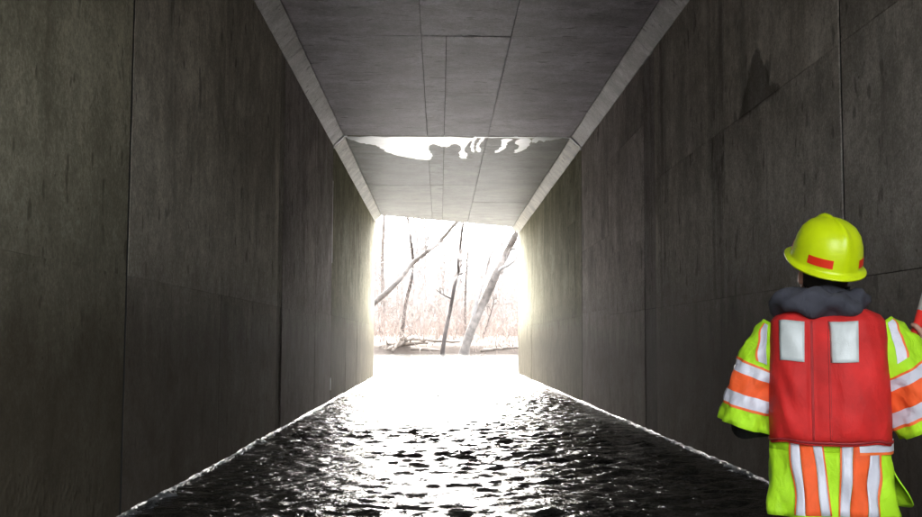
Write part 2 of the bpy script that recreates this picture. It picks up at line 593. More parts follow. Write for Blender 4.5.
G = (1.0, 0.995, 0.85)     # algae-tinged
N = (1.06, 1.04, 0.99)
W_ = (1.03, 1.0, 0.98)
V_ = (1.01, 0.965, 1.02)
E_ = (1.03, 1.03, 0.84)
P_ = (1.08, 1.05, 1.06)
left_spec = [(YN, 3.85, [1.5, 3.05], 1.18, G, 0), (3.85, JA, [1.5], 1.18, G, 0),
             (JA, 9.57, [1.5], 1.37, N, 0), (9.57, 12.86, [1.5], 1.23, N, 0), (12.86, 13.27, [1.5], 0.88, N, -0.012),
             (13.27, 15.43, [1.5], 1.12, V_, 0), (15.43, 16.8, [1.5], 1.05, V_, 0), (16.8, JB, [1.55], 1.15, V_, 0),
             (JB, 22.3, [1.55], 0.70, E_, 0), (22.3, 25.3, [1.55], 0.70, E_, 0), (25.3, 28.5, [1.55], 0.70, E_, 0), (28.5, yend(XL), [1.55], 0.70, E_, 0)]  # outlet end darkened in tone to offset the strong daylight
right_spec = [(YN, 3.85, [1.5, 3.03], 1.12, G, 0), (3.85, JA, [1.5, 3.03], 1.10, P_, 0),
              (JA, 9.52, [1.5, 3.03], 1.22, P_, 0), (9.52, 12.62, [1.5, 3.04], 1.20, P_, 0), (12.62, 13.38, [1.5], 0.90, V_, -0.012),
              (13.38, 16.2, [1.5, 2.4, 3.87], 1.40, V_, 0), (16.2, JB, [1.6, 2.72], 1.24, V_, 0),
              (JB, 20.2, [1.55], 0.70, E_, 0), (20.2, 22.2, [1.55, 3.4], 0.70, E_, 0), (22.2, 26.3, [1.55], 0.70, E_, 0), (26.3, 30.0, [1.55], 0.70, E_, 0), (30.0, yend(XR), [1.55], 0.70, E_, 0)]  # last panels toned down likewise against the outlet's light
wl = side_wall(XL, 1, left_spec, 'left concrete wall of cast panels')
wr = side_wall(XR, -1, right_spec, 'right concrete wall of cast panels')

def smooth_loop(pts, it=2):
    for _ in range(it):
        o = []
        for i in range(len(pts)):
            a, b = Vector(pts[i]), Vector(pts[(i + 1) % len(pts)])
            o += [a * 0.75 + b * 0.25, a * 0.25 + b * 0.75]
        pts = o
    return pts


# sealant in the expansion joints
def strip(name, x, s, y, w, z0, z1, mat, parent, depth=0.02, recess=0.006, seed=1):
    gg = random.Random(seed)
    m = MB()
    n = max(4, int((z1 - z0) / 0.12))
    L = []
    for i in range(n + 1):
        z = z0 + (z1 - z0) * i / n
        a = y - w * (0.5 + gg.uniform(-0.16, 0.1)); b = y + w * (0.5 + gg.uniform(-0.1, 0.16))
        xx = x - s * recess + gg.uniform(-0.002, 0.002)
        L.append([Vector((xx, a, z)), Vector((xx + s * 0.004, (a + b) / 2, z)), Vector((xx, b, z)), Vector((xx - s * depth, b, z)), Vector((xx - s * depth, a, z))])
    m.rings(L, True, True, True)
    return m.build(name, mat, parent, False)


strip('joint_sealant', XL, 1, JB + 0.002, 0.075, 2.5, 4.0, M_sealant, wl, recess=-0.004, seed=2)
strip('joint_sealant', XL, 1, JB + 0.002, 0.045, 0.2, 0.42, M_sealant, wl, recess=-0.004, seed=3)
strip('joint_sealant', XR, -1, JA + 0.007, 0.014, 0.5, ZW - 0.02, plain('light_joint_filler', (0.2, 0.2, 0.19), 0.7, 0.4, 4.0), wr, recess=0.006, seed=5)

M_filler = plain('black_joint_filler', (0.025, 0.024, 0.022), 0.9, 0.4, 4.0)
strip('joint_filler', XL, 1, JA, 0.04, -0.3, ZW - 0.01, M_filler, wl, recess=0.004, seed=14)
strip('joint_filler', XR, -1, JA - 0.006, 0.028, -0.3, ZW - 0.01, M_filler, wr, recess=0.004, seed=15)
strip('joint_filler', XR, -1, JB, 0.04, -0.3, ZW - 0.01, M_filler, wr, recess=0.004, seed=16)
# ceiling
CX = [XL + IN, -0.25, 0.06, 0.86, XR - IN]
poly = [(XL - 0.55, YN, ZC + 0.05), (XR + 0.55, YN, ZC + 0.05), (XR + 0.55, yend(XR) + 0.35, ZC + 0.05), (XL - 0.55, yend(XL) - 0.35, ZC + 0.05)]
ceil = prism('ceiling', poly, (0, 0, 0.5), M_core, culvert)
ceil['label'] = 'flat concrete ceiling of cast panels'
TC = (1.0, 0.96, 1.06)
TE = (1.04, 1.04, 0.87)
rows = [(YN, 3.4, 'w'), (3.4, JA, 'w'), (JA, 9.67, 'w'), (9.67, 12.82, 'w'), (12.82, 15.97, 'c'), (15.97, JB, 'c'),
        (JB, 22.4, 'c'), (22.4, 25.5, 'c'), (25.5, 28.6, 'c'), (28.6, 99, 'c')]
for y0, y1, kind in rows:
    xsx = CX if kind == 'c' else [CX[0], CX[1], CX[3], CX[4]]
    for x0, x1 in zip(xsx[:-1], xsx[1:]):
        ya, yb = (yend(x0) - 0.02, yend(x1) - 0.02) if y1 > 50 else (y1, y1)
        ga = 0.03 if y0 in (JA, JB) else 0.0025
        gb = 0.03 if y1 in (JA, JB) else 0.0025
        far = y0 >= JB  # far panels darkened, near ones lightened to even out the outlet's light
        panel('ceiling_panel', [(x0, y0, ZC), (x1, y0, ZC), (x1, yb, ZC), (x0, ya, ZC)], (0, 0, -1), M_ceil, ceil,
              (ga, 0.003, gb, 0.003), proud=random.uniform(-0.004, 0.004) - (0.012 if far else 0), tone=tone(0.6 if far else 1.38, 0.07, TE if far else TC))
# haunches: 45 degree fillets between wall and ceiling
for xw, s in ((XL, 1), (XR, -1)):
    ycuts = [YN, 3.4, JA, 12.82, JB, 25.5, yend(xw)]
    for y0, y1 in zip(ycuts[:-1], ycuts[1:]):
        ga = 0.016 if y0 in (JA, JB) else 0.004
        gb = 0.016 if y1 in (JA, JB) else 0.004
        a, b = y0 + ga, y1 - gb
        prof = [(xw - s * 0.04, ZW + 0.004), (xw + s * 0.004, ZW + 0.004), (xw + s * (IN - 0.006), ZC - 0.004), (xw + s * (IN - 0.006), ZC + 0.045), (xw - s * 0.04, ZC + 0.045)]
        dy = (yend(xw + s * IN) - yend(xw)) if y1 == yend(xw) else 0
        m = MB()
        A = [Vector((x, a, z)) for x, z in prof]
        B = [Vector((x, b + dy * ((x - xw) * s / IN if (x - xw) * s > 0 else 0), z)) for x, z in prof]
        m.rings([A, B], True, True, True)
        h = m.build('haunch', M_ceil, ceil, False)
        bm = bmesh.new(); bm.from_mesh(h.data); bmesh.ops.recalc_face_normals(bm, faces=bm.faces); bm.to_mesh(h.data); bm.free()
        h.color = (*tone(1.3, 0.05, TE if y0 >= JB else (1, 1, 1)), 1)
    # white sealant across the haunch at the far joint
    m = MB()
    pth = [(xw + s * 0.006, JB + 0.0, ZW - 0.05), (xw + s * 0.012, JB, ZW + 0.01), (xw + s * 0.105, JB, (ZW + ZC) / 2 - 0.010), (xw + s * (IN + 0.004), JB, ZC - 0.012), (xw + s * (IN + 0.06), JB, ZC - 0.004)]
    nrm = Vector((s, 0, -1)).normalized()
    rg = []
    for q, p in enumerate(pth):
        p = Vector(p); hw = 0.05 + 0.012 * math.sin(q * 2.3 + xw)
        a = Vector((0, hw, 0))
        rg.append([p - a - nrm * 0.02, p + a - nrm * 0.02, p + a + nrm * 0.002, p + nrm * 0.006, p - a + nrm * 0.002])
    m.rings(rg, True, True, True)
    m.build('joint_sealant', M_sealant, ceil)

# bright wet sheen past the far joint, painted as white plates on the ceiling
sheen_loops = [
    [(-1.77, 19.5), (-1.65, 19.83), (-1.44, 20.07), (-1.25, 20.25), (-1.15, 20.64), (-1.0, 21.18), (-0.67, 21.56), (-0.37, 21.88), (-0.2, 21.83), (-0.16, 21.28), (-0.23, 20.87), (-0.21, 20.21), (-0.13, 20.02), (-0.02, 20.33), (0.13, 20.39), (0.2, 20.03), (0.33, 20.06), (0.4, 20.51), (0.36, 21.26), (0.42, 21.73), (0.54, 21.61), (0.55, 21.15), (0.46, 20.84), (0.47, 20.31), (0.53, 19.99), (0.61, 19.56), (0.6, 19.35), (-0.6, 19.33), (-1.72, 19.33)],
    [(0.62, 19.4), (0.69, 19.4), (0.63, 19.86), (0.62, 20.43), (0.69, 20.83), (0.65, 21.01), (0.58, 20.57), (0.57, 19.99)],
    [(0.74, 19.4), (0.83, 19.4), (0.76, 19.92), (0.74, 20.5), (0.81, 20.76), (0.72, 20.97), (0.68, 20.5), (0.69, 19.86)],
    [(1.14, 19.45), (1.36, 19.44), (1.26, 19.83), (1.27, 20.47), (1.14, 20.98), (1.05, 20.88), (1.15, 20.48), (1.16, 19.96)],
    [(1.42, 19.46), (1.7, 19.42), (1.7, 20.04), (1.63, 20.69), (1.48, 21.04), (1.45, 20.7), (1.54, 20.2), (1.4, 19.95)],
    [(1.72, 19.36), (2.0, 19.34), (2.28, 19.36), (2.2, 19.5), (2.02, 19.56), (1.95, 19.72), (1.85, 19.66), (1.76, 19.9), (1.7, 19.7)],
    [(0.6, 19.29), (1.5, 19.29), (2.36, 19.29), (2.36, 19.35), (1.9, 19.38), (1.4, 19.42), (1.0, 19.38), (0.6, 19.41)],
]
for q in sheen_loops:
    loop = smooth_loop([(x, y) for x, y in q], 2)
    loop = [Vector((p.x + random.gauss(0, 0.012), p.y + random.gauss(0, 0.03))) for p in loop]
    d = prism('painted_sheen', [(p.x, p.y, ZC + 0.0065) for p in loop], (0, 0, 0.03), M_sheen, ceil)
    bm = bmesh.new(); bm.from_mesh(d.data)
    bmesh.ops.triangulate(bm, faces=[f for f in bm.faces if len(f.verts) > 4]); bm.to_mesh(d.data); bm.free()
    d['label'] = 'white patch of painted wet sheen below the far ceiling joint'

# ------------------------------------------------------------------ trees beyond the outlet
def bend(p0, d0, length, n, wob, rng, upb=0.0):
    pts = [Vector(p0)]
    d = Vector(d0).normalized()
    for i in range(n):
        d = (d + Vector((rng.gauss(0, wob), rng.gauss(0, wob), rng.gauss(0, wob) + upb))).normalized()
        pts.append(pts[-1] + d * (length / n))
    return pts


def grow(m, pts, r0, rng, level, count, maxlen, upb):
    n = len(pts)
    for c in range(count):
        f = rng.uniform(0.25, 0.97) if level else rng.uniform(0.3, 0.98)
        i = min(int(f * (n - 1)), n - 2)
        p = pts[i].lerp(pts[i + 1], f * (n - 1) - i)
        ax = (pts[i + 1] - pts[i]).normalized()
        a = rng.uniform(0, 2 * math.pi)
        side = Vector((math.cos(a), math.sin(a), rng.uniform(-0.1, 0.5)))
        side = (side - ax * side.dot(ax)).normalized()
        d = (ax * rng.uniform(0.4, 0.9) + side * rng.uniform(0.5, 1.0)).normalized()
        L = maxlen * rng.uniform(0.4, 1.0) * (1.15 - 0.6 * f)
        r = max(0.008, r0 * (1 - 0.75 * f) * rng.uniform(0.3, 0.55))
        q = bend(p, d, L, 5 if level < 2 else 3, 0.16, rng, upb)
        k = len(q)
        m.tube(q, [r * (1 - 0.8 * j / (k - 1)) + 0.004 for j in range(k)], 5 if level == 0 else 3, False)
        if level < 2:
            grow(m, q, r, rng, level + 1, (7 if level == 0 else 5), L * 0.55, upb)


def resample(pts, n, rng, wob):
    P = [Vector(p) for p in pts]
    out = []
    for i in range(len(P) - 1):
        a = P[max(i - 1, 0)]; b = P[i]; c = P[i + 1]; d = P[min(i + 2, len(P) - 1)]
        for j in range(n):
            t = j / n
            out.append(0.5 * ((2 * b) + (c - a) * t + (2 * a - 5 * b + 4 * c - d) * t * t + (3 * b - a - 3 * c + d) * t ** 3) + Vector((rng.gauss(0, wob), rng.gauss(0, wob), 0)))
    out.append(P[-1])
    return out


def tree(path, r0, r1, seed, label, mat, nbr, blen, group=None, limbs=(), name='bare_tree'):
    rng = random.Random(seed)
    base = Vector(path[0])
    base.z = float(ground_z(base.x, base.y)) - 0.15
    root = empty(name, base)
    P = [Vector(p) - base for p in path]
    P[0] = Vector((0, 0, 0))
    pts = resample(P, 4, rng, r0 * 0.06)
    n = len(pts)
    m = MB()
    rad = [(r0 + (r1 - r0) * (i / (n - 1)) ** 0.8) * (1 + rng.gauss(0, 0.05)) * (1.35 if i == 0 else 1.12 if i == 1 else 1) for i in range(n)]
    m.tube(pts, rad, 10)
    m.build('trunk', mat, root)
    m = MB()
    for lp, lr in limbs:
        q = resample([Vector(p) - base for p in lp], 3, rng, lr * 0.1)
        k = len(q)
        m.tube(q, [lr * (1 - 0.75 * j / (k - 1)) for j in range(k)], 7)
        grow(m, q, lr, rng, 1, 8, blen * 0.5, 0.05)
    grow(m, pts, r0, rng, 0, nbr, blen, 0.06)
    m.build('crown', M_twig if mat is not M_bark_dark else mat, root)
    return tag(root, label, 'tree', group)


def at(y, pts):
    return [(x, y + 0.2 * i * (-1) ** i, z) for i, (x, z) in enumerate(pts)]


tree(at(88.6, [(1.84, 0.1), (2.66, 2.15), (3.73, 4.47), (4.73, 6.81), (5.65, 8.66), (6.4, 10.17), (7.15, 11.86), (7.83, 13.72), (8.6, 16.5)]), 0.43, 0.2, 1,
     'thick pale tree trunk leaning right on the far bank', M_bark_pale, 9, 4.0,
     limbs=[(at(88.6, [(2.58, 2.15), (3.15, 4.64), (3.9, 6.97), (4.31, 8.48), (5.56, 10.0), (6.48, 11.6)]), 0.17)])
tree(at(88.0, [(0.1, 0.1), (0.42, 1.47), (0.82, 3.44), (1.22, 5.66), (1.55, 6.73), (1.46, 7.55), (1.7, 8.96), (1.86, 10.62), (2.1, 12.7)]), 0.2, 0.06, 2,
     'slim dark crooked tree just left of the thick leaning trunk', M_bark_dark, 7, 2.2,
     limbs=[(at(88.0, [(1.46, 6.56), (2.12, 6.81), (2.61, 7.56), (3.1, 9.38)]), 0.07)])
tree(at(90.0, [(-10.6, 0.5), (-8.1, 2.0), (-5.6, 4.25), (-3.83, 5.8), (-2.32, 7.75), (-1.05, 8.6), (-0.03, 9.65), (1.33, 11.0), (3.4, 13.1)]), 0.30, 0.12, 3,
     'grey tree leaning far over to the right from the left edge of the opening', M_bark_pale, 10, 4.0)
tree(at(96, [(-3.51, 0.9), (-3.3, 2.8), (-3.08, 4.66), (-2.56, 6.65), (-2.48, 8.38), (-2.67, 10.2), (-2.96, 11.85), (-3.34, 14.32)]), 0.2, 0.07, 4,
     'thin upright tree crossing behind the long leaning grey trunk', M_bark_dark, 8, 3.0)
tree(at(112, [(-5.98, 0.92), (-6.03, 5.34), (-6.17, 9.58), (-6.0, 13.3), (-5.83, 18.13)]), 0.3, 0.12, 5,
     'pale straight tree at the left edge of the opening', M_bark_pale, 12, 5.0)
tree(at(100, [(2.37, 0.41), (2.36, 3.98), (2.44, 6.34), (2.62, 10.14), (2.79, 14.44)]), 0.14, 0.06, 6,
     'thin straight sapling behind the thick leaning trunk', M_bark_dark, 9, 3.0)
tree(at(98, [(3.89, 0.7), (4.35, 2.55), (4.81, 3.93), (4.99, 4.86)]), 0.12, 0.03, 7,
     'short forked sapling right of the thick leaning trunk', M_bark_dark, 8, 1.8)
# bare trees farther back in the wood: a few kinds, copied
protos = []
for s in range(4):
    rng = random.Random(50 + s)
    h = rng.uniform(15, 20)
    x = 0.0
    P = [(0, 0, 0)]
    lean = rng.gauss(0, 0.05)
    for i in range(1, 6):
        P.append((lean * h * i / 5 + rng.gauss(0, 0.18), rng.gauss(0, 0.15), h * i / 5))
    root = empty('background_tree', (0, 0, 0))
    pts = resample(P, 3, rng, 0.01)
    n = len(pts)
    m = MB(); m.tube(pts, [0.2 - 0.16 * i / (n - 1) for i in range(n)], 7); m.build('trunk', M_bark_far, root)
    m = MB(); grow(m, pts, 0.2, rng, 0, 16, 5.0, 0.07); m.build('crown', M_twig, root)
    protos.append(root)
rngp = random.Random(99)
spots = []
for i in range(64):
    y = 104 + 66 * (i / 63) ** 1.1
    half = 0.085 * y + 5
    spots.append((rngp.uniform(-half, half + 2), y))
for i in range(14):                                 # a few beside the opening, for a view from the side
    spots.append((rngp.choice((-1, 1)) * rngp.uniform(16, 45), rngp.uniform(92, 120)))
for i, (x, y) in enumerate(spots):
    p = protos[i % 4]
    if i < 4:
        o = p
    else:
        o = p.copy(); COL.objects.link(o)
        for ch in p.children:
            c = ch.copy(); COL.objects.link(c); c.parent = o
    o.location = (x, y, float(ground_z(x, y)) - 0.1)
    o.rotation_euler = (0, 0, rngp.uniform(0, 6.28))
    k = rngp.uniform(0.7, 1.15)
    o.scale = (k * rngp.uniform(0.7, 1.1),) * 2 + (k,)
    tag(o, 'slender bare tree standing back in the pale winter wood', 'tree', 'bare trees of the wood behind the bank')

# undergrowth and the far thicket: nobody could count these
def thicket(name, n, yr, hr, seed, mat, label, half, twigs, rr):
    rng = random.Random(seed)
    m = MB()
    for i in range(n):
        y = yr[0] + (yr[1] - yr[0]) * rng.random() ** 1.3
        x = rng.uniform(-half(y), half(y) + 1.5)
        h = rng.uniform(*hr) * (0.6 + 0.5 * math.sin(x * 0.7 + y * 0.3) ** 2)
        p = bend((x, y, float(GZ(x, y)) - 0.05), (rng.gauss(0, 0.28), rng.gauss(0, 0.28), 1), h, 4, 0.14, rng)
        r = rng.uniform(*rr)
        m.tube(p, [r, r * 0.85, r * 0.65, r * 0.45, r * 0.2], 3, False)
        for k in range(twigs):
            j = rng.randint(1, 3)
            q = bend(p[j], (rng.gauss(0, 0.8), rng.gauss(0, 0.8), rng.uniform(0.1, 1)), h * rng.uniform(0.2, 0.5), 2, 0.2, rng)
            m.tube(q, [r * 0.45, r * 0.35, r * 0.15], 3, False)
    o = m.build(name, mat)
    tag(o, label, 'undergrowth', kind='stuff')


_gxs = np.linspace(-60, 60, 241); _gys = np.linspace(84, 240, 313)
_GZ = ground_z(*np.meshgrid(_gxs, _gys))


def GZ(x, y):
    return _GZ[min(312, max(0, int(round((y - 84) * 2)))), min(240, max(0, int(round((x + 60) * 2))))]


thicket('undergrowth', 1500, (90.5, 118), (0.8, 3.6), 21, M_brush, 'tangled reddish winter brush along the far bank', lambda y: 0.085 * y + 4, 4, (0.012, 0.03))
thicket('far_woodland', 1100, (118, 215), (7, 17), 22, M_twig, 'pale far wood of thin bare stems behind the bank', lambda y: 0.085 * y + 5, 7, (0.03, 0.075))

M_whip = plain('brown_grey_whips', (0.22, 0.185, 0.165), 0.9, 0.3, 1.0, world=True)
thicket('sapling_thicket', 260, (91, 116), (4, 10), 23, M_whip, 'fine mesh of thin bare whips and twigs above the brush', lambda y: 0.085 * y + 4, 9, (0.016, 0.034))

# driftwood on the bank
def log(a, b, r, seed, label, mat=None):
    rng = random.Random(seed)
    a, b = Vector(a), Vector(b)
    root = empty('fallen_log', a)
    n = 9
    pts = [(b - a) * (i / (n - 1)) + Vector((rng.gauss(0, r * 0.2), rng.gauss(0, r * 0.2), rng.gauss(0, r * 0.15))) for i in range(n)]
    m = MB(); m.tube(pts, [r * (1 - 0.5 * i / (n - 1)) * rng.uniform(0.9, 1.1) for i in range(n)], 9); m.build('trunk', mat or M_log, root)
    m = MB()
    for i in range(7):
        j = rng.randint(1, n - 2)
        q = bend(pts[j], (rng.gauss(0, 0.7), rng.gauss(0, 0.5), rng.uniform(0, 1)), rng.uniform(0.4, 1.5), 4, 0.25, rng)
        m.tube(q, [r * 0.35, r * 0.3, r * 0.2, r * 0.14, r * 0.06], 5)
    m.build('branch_stubs', mat or M_log, root)
    tag(root, label, 'log')


log((-4.3, 88.2, 0.3), (-2.1, 87.6, 1.35), 0.2, 1, 'weathered log tilted up on the driftwood heap')
log((-4.6, 88.8, 0.75), (-0.9, 88.4, 0.95), 0.24, 2, 'thick log lying level across the driftwood heap')
log((-3.4, 89.2, 1.25), (1.7, 89.6, 1.0), 0.17, 3, 'long pale log lying along the top of the bank')
log((-2.4, 87.6, 0.45), (0.0, 87.4, 0.35), 0.18, 4, 'short brown log at the water edge left of the dark tree')
log((-6.4, 88.6, 0.45), (-4.2, 88.0, 0.35), 0.16, 5, 'stubby log by the water at the left end of the bank')
log((3.4, 88.4, 0.3), (7.0, 89.0, 0.6), 0.16, 6, 'thin log on the bank right of the leaning trunk')
log((-3.9, 87.4, 0.2), (-2.9, 88.2, 1.6), 0.13, 7, 'upright broken stump in the driftwood heap')

# ------------------------------------------------------------------ the worker
def cloth(name, col, rough=0.75, weave=260.0, var=0.12, wr=0.5, dirt=0.35, **kw):
    t = NT(name)
    P = t.objco()
    a = t.noise(P, 9.0, 4, 0.55); w = t.noise(P, weave, 2, 0.6); f = t.noise(t.scaled(P, (1, 1, 0.55)), 17.0, 4, 0.5, 0.8)
    c = t.ramp(a, [(0.3, tuple(x * (1 - var) for x in col)), (0.7, tuple(min(1, x * (1 + var)) for x in col))])
    d = t.smooth(t.noise(t.scaled(P, (1, 1, 0.6)), 5.5, 6, 0.68, 0.6), 0.5, 0.75)
    c = t.mix(t.math('MULTIPLY', d, dirt), c, tuple(0.35 * x + 0.02 for x in col))
    nb = t.bump(w, 0.25, 0.002)
    nb = t.bump(f, wr, 0.014, nb)
    return t.out(c, rough, nb, **kw)


M_lime = cloth('lime_mesh_fabric', (0.44, 0.82, 0.012), wr=0.85)
M_orange = cloth('orange_tape_fabric', (0.90, 0.115, 0.02))
M_silver = cloth('silver_reflective_tape', (0.62, 0.63, 0.70), 0.35, var=0.06)
M_red = cloth('red_life_vest_nylon', (0.58, 0.024, 0.022), 0.65, var=0.2, wr=0.45, Specular_IOR_Level=0.25)
M_redtape = cloth('red_helmet_tape', (0.85, 0.035, 0.01), 0.4, wr=0.0)
M_patch = cloth('grey_white_reflective_patch', (0.60, 0.65, 0.64), 0.35, var=0.10, wr=0.25)
M_hood = cloth('charcoal_hood_fabric', (0.045, 0.047, 0.062), 0.85, wr=0.8)
M_black = cloth('black_jacket_fabric', (0.018, 0.018, 0.02), 0.7, wr=0.8)
M_wader = cloth('dark_brown_wader', (0.035, 0.03, 0.025), 0.6, wr=0.7)
M_helmet = cloth('lime_helmet_plastic', (0.64, 0.82, 0.005), 0.33, 90.0, 0.05, 0.03, dirt=0.22)
M_skin = plain('skin', (0.45, 0.24, 0.17), 0.5, 0.1, 20.0)
M_hair = plain('dark_hair', (0.018, 0.013, 0.01), 0.6, 0.4, 60.0)
M_eye = plain('eye_white', (0.7, 0.7, 0.68), 0.2, 0.02)
M_trim = plain('orange_piping', (0.85, 0.16, 0.03), 0.6, 0.1)

person = empty('person', (1.36, 3.7, BED), R(-20))
tag(person, 'person in lime high-visibility jacket, red life vest and lime hard hat seen from behind', 'person')

# head frame: turned to the left and looking up
MH = Matrix.Rotation(R(26), 3, 'Z') @ Matrix.Rotation(R(25), 3, 'X')
HC = Vector((-0.012, 0.03, 1.652))


def hp(x, y, z):
    return HC + MH @ Vector((x, y, z))


# hand holding the staff
ROD = Vector((0.292, 0.225, 1.40)); RD = Vector((0.29, 0.0, 1.0)).normalized()
b = MB()
b.ball((0, 0, 1.0), (0.165, 0.115, 0.14))
b.ball((0, 0.01, 1.18), (0.15, 0.105, 0.2))
b.ball((0, 0.0, 1.34), (0.17, 0.115, 0.16))
b.tube([(0, -0.01, 1.40), (0, 0.01, 1.53), hp(0, -0.01, -0.06)], [0.085, 0.06, 0.058], 14)
b.ball(hp(0, 0, 0.02), (0.074, 0.094, 0.108), MH)
b.ball(hp(0, 0.035, -0.055), (0.055, 0.058, 0.06), MH)
b.ball(hp(0, 0.095, -0.02), (0.012, 0.02, 0.024), MH)
b.ball(hp(0, 0.08, -0.06), (0.026, 0.016, 0.012), MH)
b.ball(hp(0, 0.082, -0.098), (0.022, 0.018, 0.018), MH)
b.ball(hp(0, 0.083, 0.03), (0.05, 0.014, 0.012), MH)
for s in (-1, 1):
    b.ball(hp(s * 0.076, -0.005, -0.02), (0.012, 0.022, 0.034), MH)
    # legs
    b.tube([(s * 0.09, 0, 0.98), (s * 0.11, 0.015, 0.52), (s * 0.12, -0.01, 0.09)], [0.088, 0.06, 0.042], 14)
    b.tube([(s * 0.12, -0.05, 0.05), (s * 0.135, 0.14, 0.035)], [0.045, 0.038], 12)
SHL, ELL, HAL = Vector((-0.19, 0, 1.42)), Vector((-0.285, 0.01, 1.12)), Vector((-0.15, 0.26, 1.10))
SHR, ELR, HAR = Vector((0.19, 0, 1.42)), Vector((0.365, 0.03, 1.125)), Vector((0.342, 0.2, 1.335))
b.tube([SHL, SHL.lerp(ELL, 0.5), ELL, ELL.lerp(HAL, 0.35), HAL], [0.062, 0.054, 0.044, 0.044, 0.03], 14)
b.tube([SHR, SHR.lerp(ELR, 0.5), ELR, ELR.lerp(HAR, 0.35), HAR], [0.062, 0.054, 0.044, 0.044, 0.03], 14)
# left hand, relaxed in front of the body
pl = HAL + Vector((0.035, 0.045, -0.01))
b.tube([HAL, pl, pl + Vector((0.025, 0.03, -0.01))], [0.03, 0.04, 0.036], 12)
for k in range(4):
    st0 = pl + Vector((0.035, 0.035, 0.03 - 0.02 * k))
    L = (0.075, 0.085, 0.08, 0.062)[k]
    b.tube([st0, st0 + Vector((0.022, 0.012, -0.004)) * (L / 0.04), st0 + Vector((0.05, 0.005, -0.012)) * (L / 0.04), st0 + Vector((0.06, -0.015, -0.018)) * (L / 0.04)], [0.0105, 0.010, 0.009, 0.008], 8)
b.tube([pl + Vector((0, 0, 0.03)), pl + Vector((0.02, 0.02, 0.058)), pl + Vector((0.05, 0.035, 0.064))], [0.014, 0.012, 0.009], 8)
# right hand closed round the staff
side = Vector((1, 0, -0.27)).normalized(); fwd = Vector((0, 1, 0))
palm = ROD + side * 0.036 - RD * 0.005
b.tube([HAR, palm + side * 0.012 - RD * 0.03, palm + RD * 0.03], [0.03, 0.034, 0.028], 12)
for k in range(4):
    c0 = ROD + RD * (0.036 - 0.022 * k)
    rr = 0.0265 + 0.001 * (k % 2)
    pts = [c0 + (side * math.cos(a) + fwd * math.sin(a)) * rr for a in (0.5, 1.15, 1.9, 2.7, 3.5 - 0.12 * k)]
    b.tube([palm + RD * (0.034 - 0.021 * k) + fwd * 0.008] + pts, [0.0115, 0.0110, 0.0105, 0.010, 0.009, 0.008], 8)
b.tube([palm + RD * 0.02 - fwd * 0.012, ROD + RD * 0.045 + (side * 0.55 - fwd * 0.85) * 0.027, ROD + RD * 0.06 + (-side * 0.3 - fwd * 0.95) * 0.027, ROD + RD * 0.062 + (-side * 0.85 - fwd * 0.5) * 0.027], [0.014, 0.0125, 0.011, 0.009], 8)
body = b.build('body', M_skin, person)
rm = body.modifiers.new('remesh', 'REMESH'); rm.mode = 'VOXEL'; rm.voxel_size = 0.0055
sm = body.modifiers.new('smooth', 'SMOOTH'); sm.factor = 0.4; sm.iterations = 3
dg = bpy.context.evaluated_depsgraph_get()
me = bpy.data.meshes.new_from_object(body.evaluated_get(dg))
body.modifiers.clear()
body.data = me
if not me.materials: me.materials.append(M_skin)
me.polygons.foreach_set('use_smooth', [True] * len(me.polygons))
for s in (-1, 1):
    m = MB(); m.ball(hp(s * 0.031, 0.084, 0.012), 0.0125, None, 12, 8); m.build('eye', M_eye, person)

# hair: a cap over the back of the head, below the helmet
m = MB()
rg = []
for j in range(9):
    ph = 0.9 + j / 8 * 1.25
    ring = []
    for i in range(21):
        th = R(195) + R(150) * i / 20
        k = 1.05 + 0.02 * math.sin(i * 3.1 + j * 1.7)
        ring.append(hp(0.078 * k * math.sin(ph) * math.cos(th), 0.099 * k * math.sin(ph) * math.sin(th), 0.02 + 0.112 * k * math.cos(ph)))
    rg.append(ring)
m.rings(rg, False)
ho = m.build('hair', M_hair, person)
so = ho.modifiers.new('thick', 'SOLIDIFY'); so.thickness = 0.008; so.offset = -1

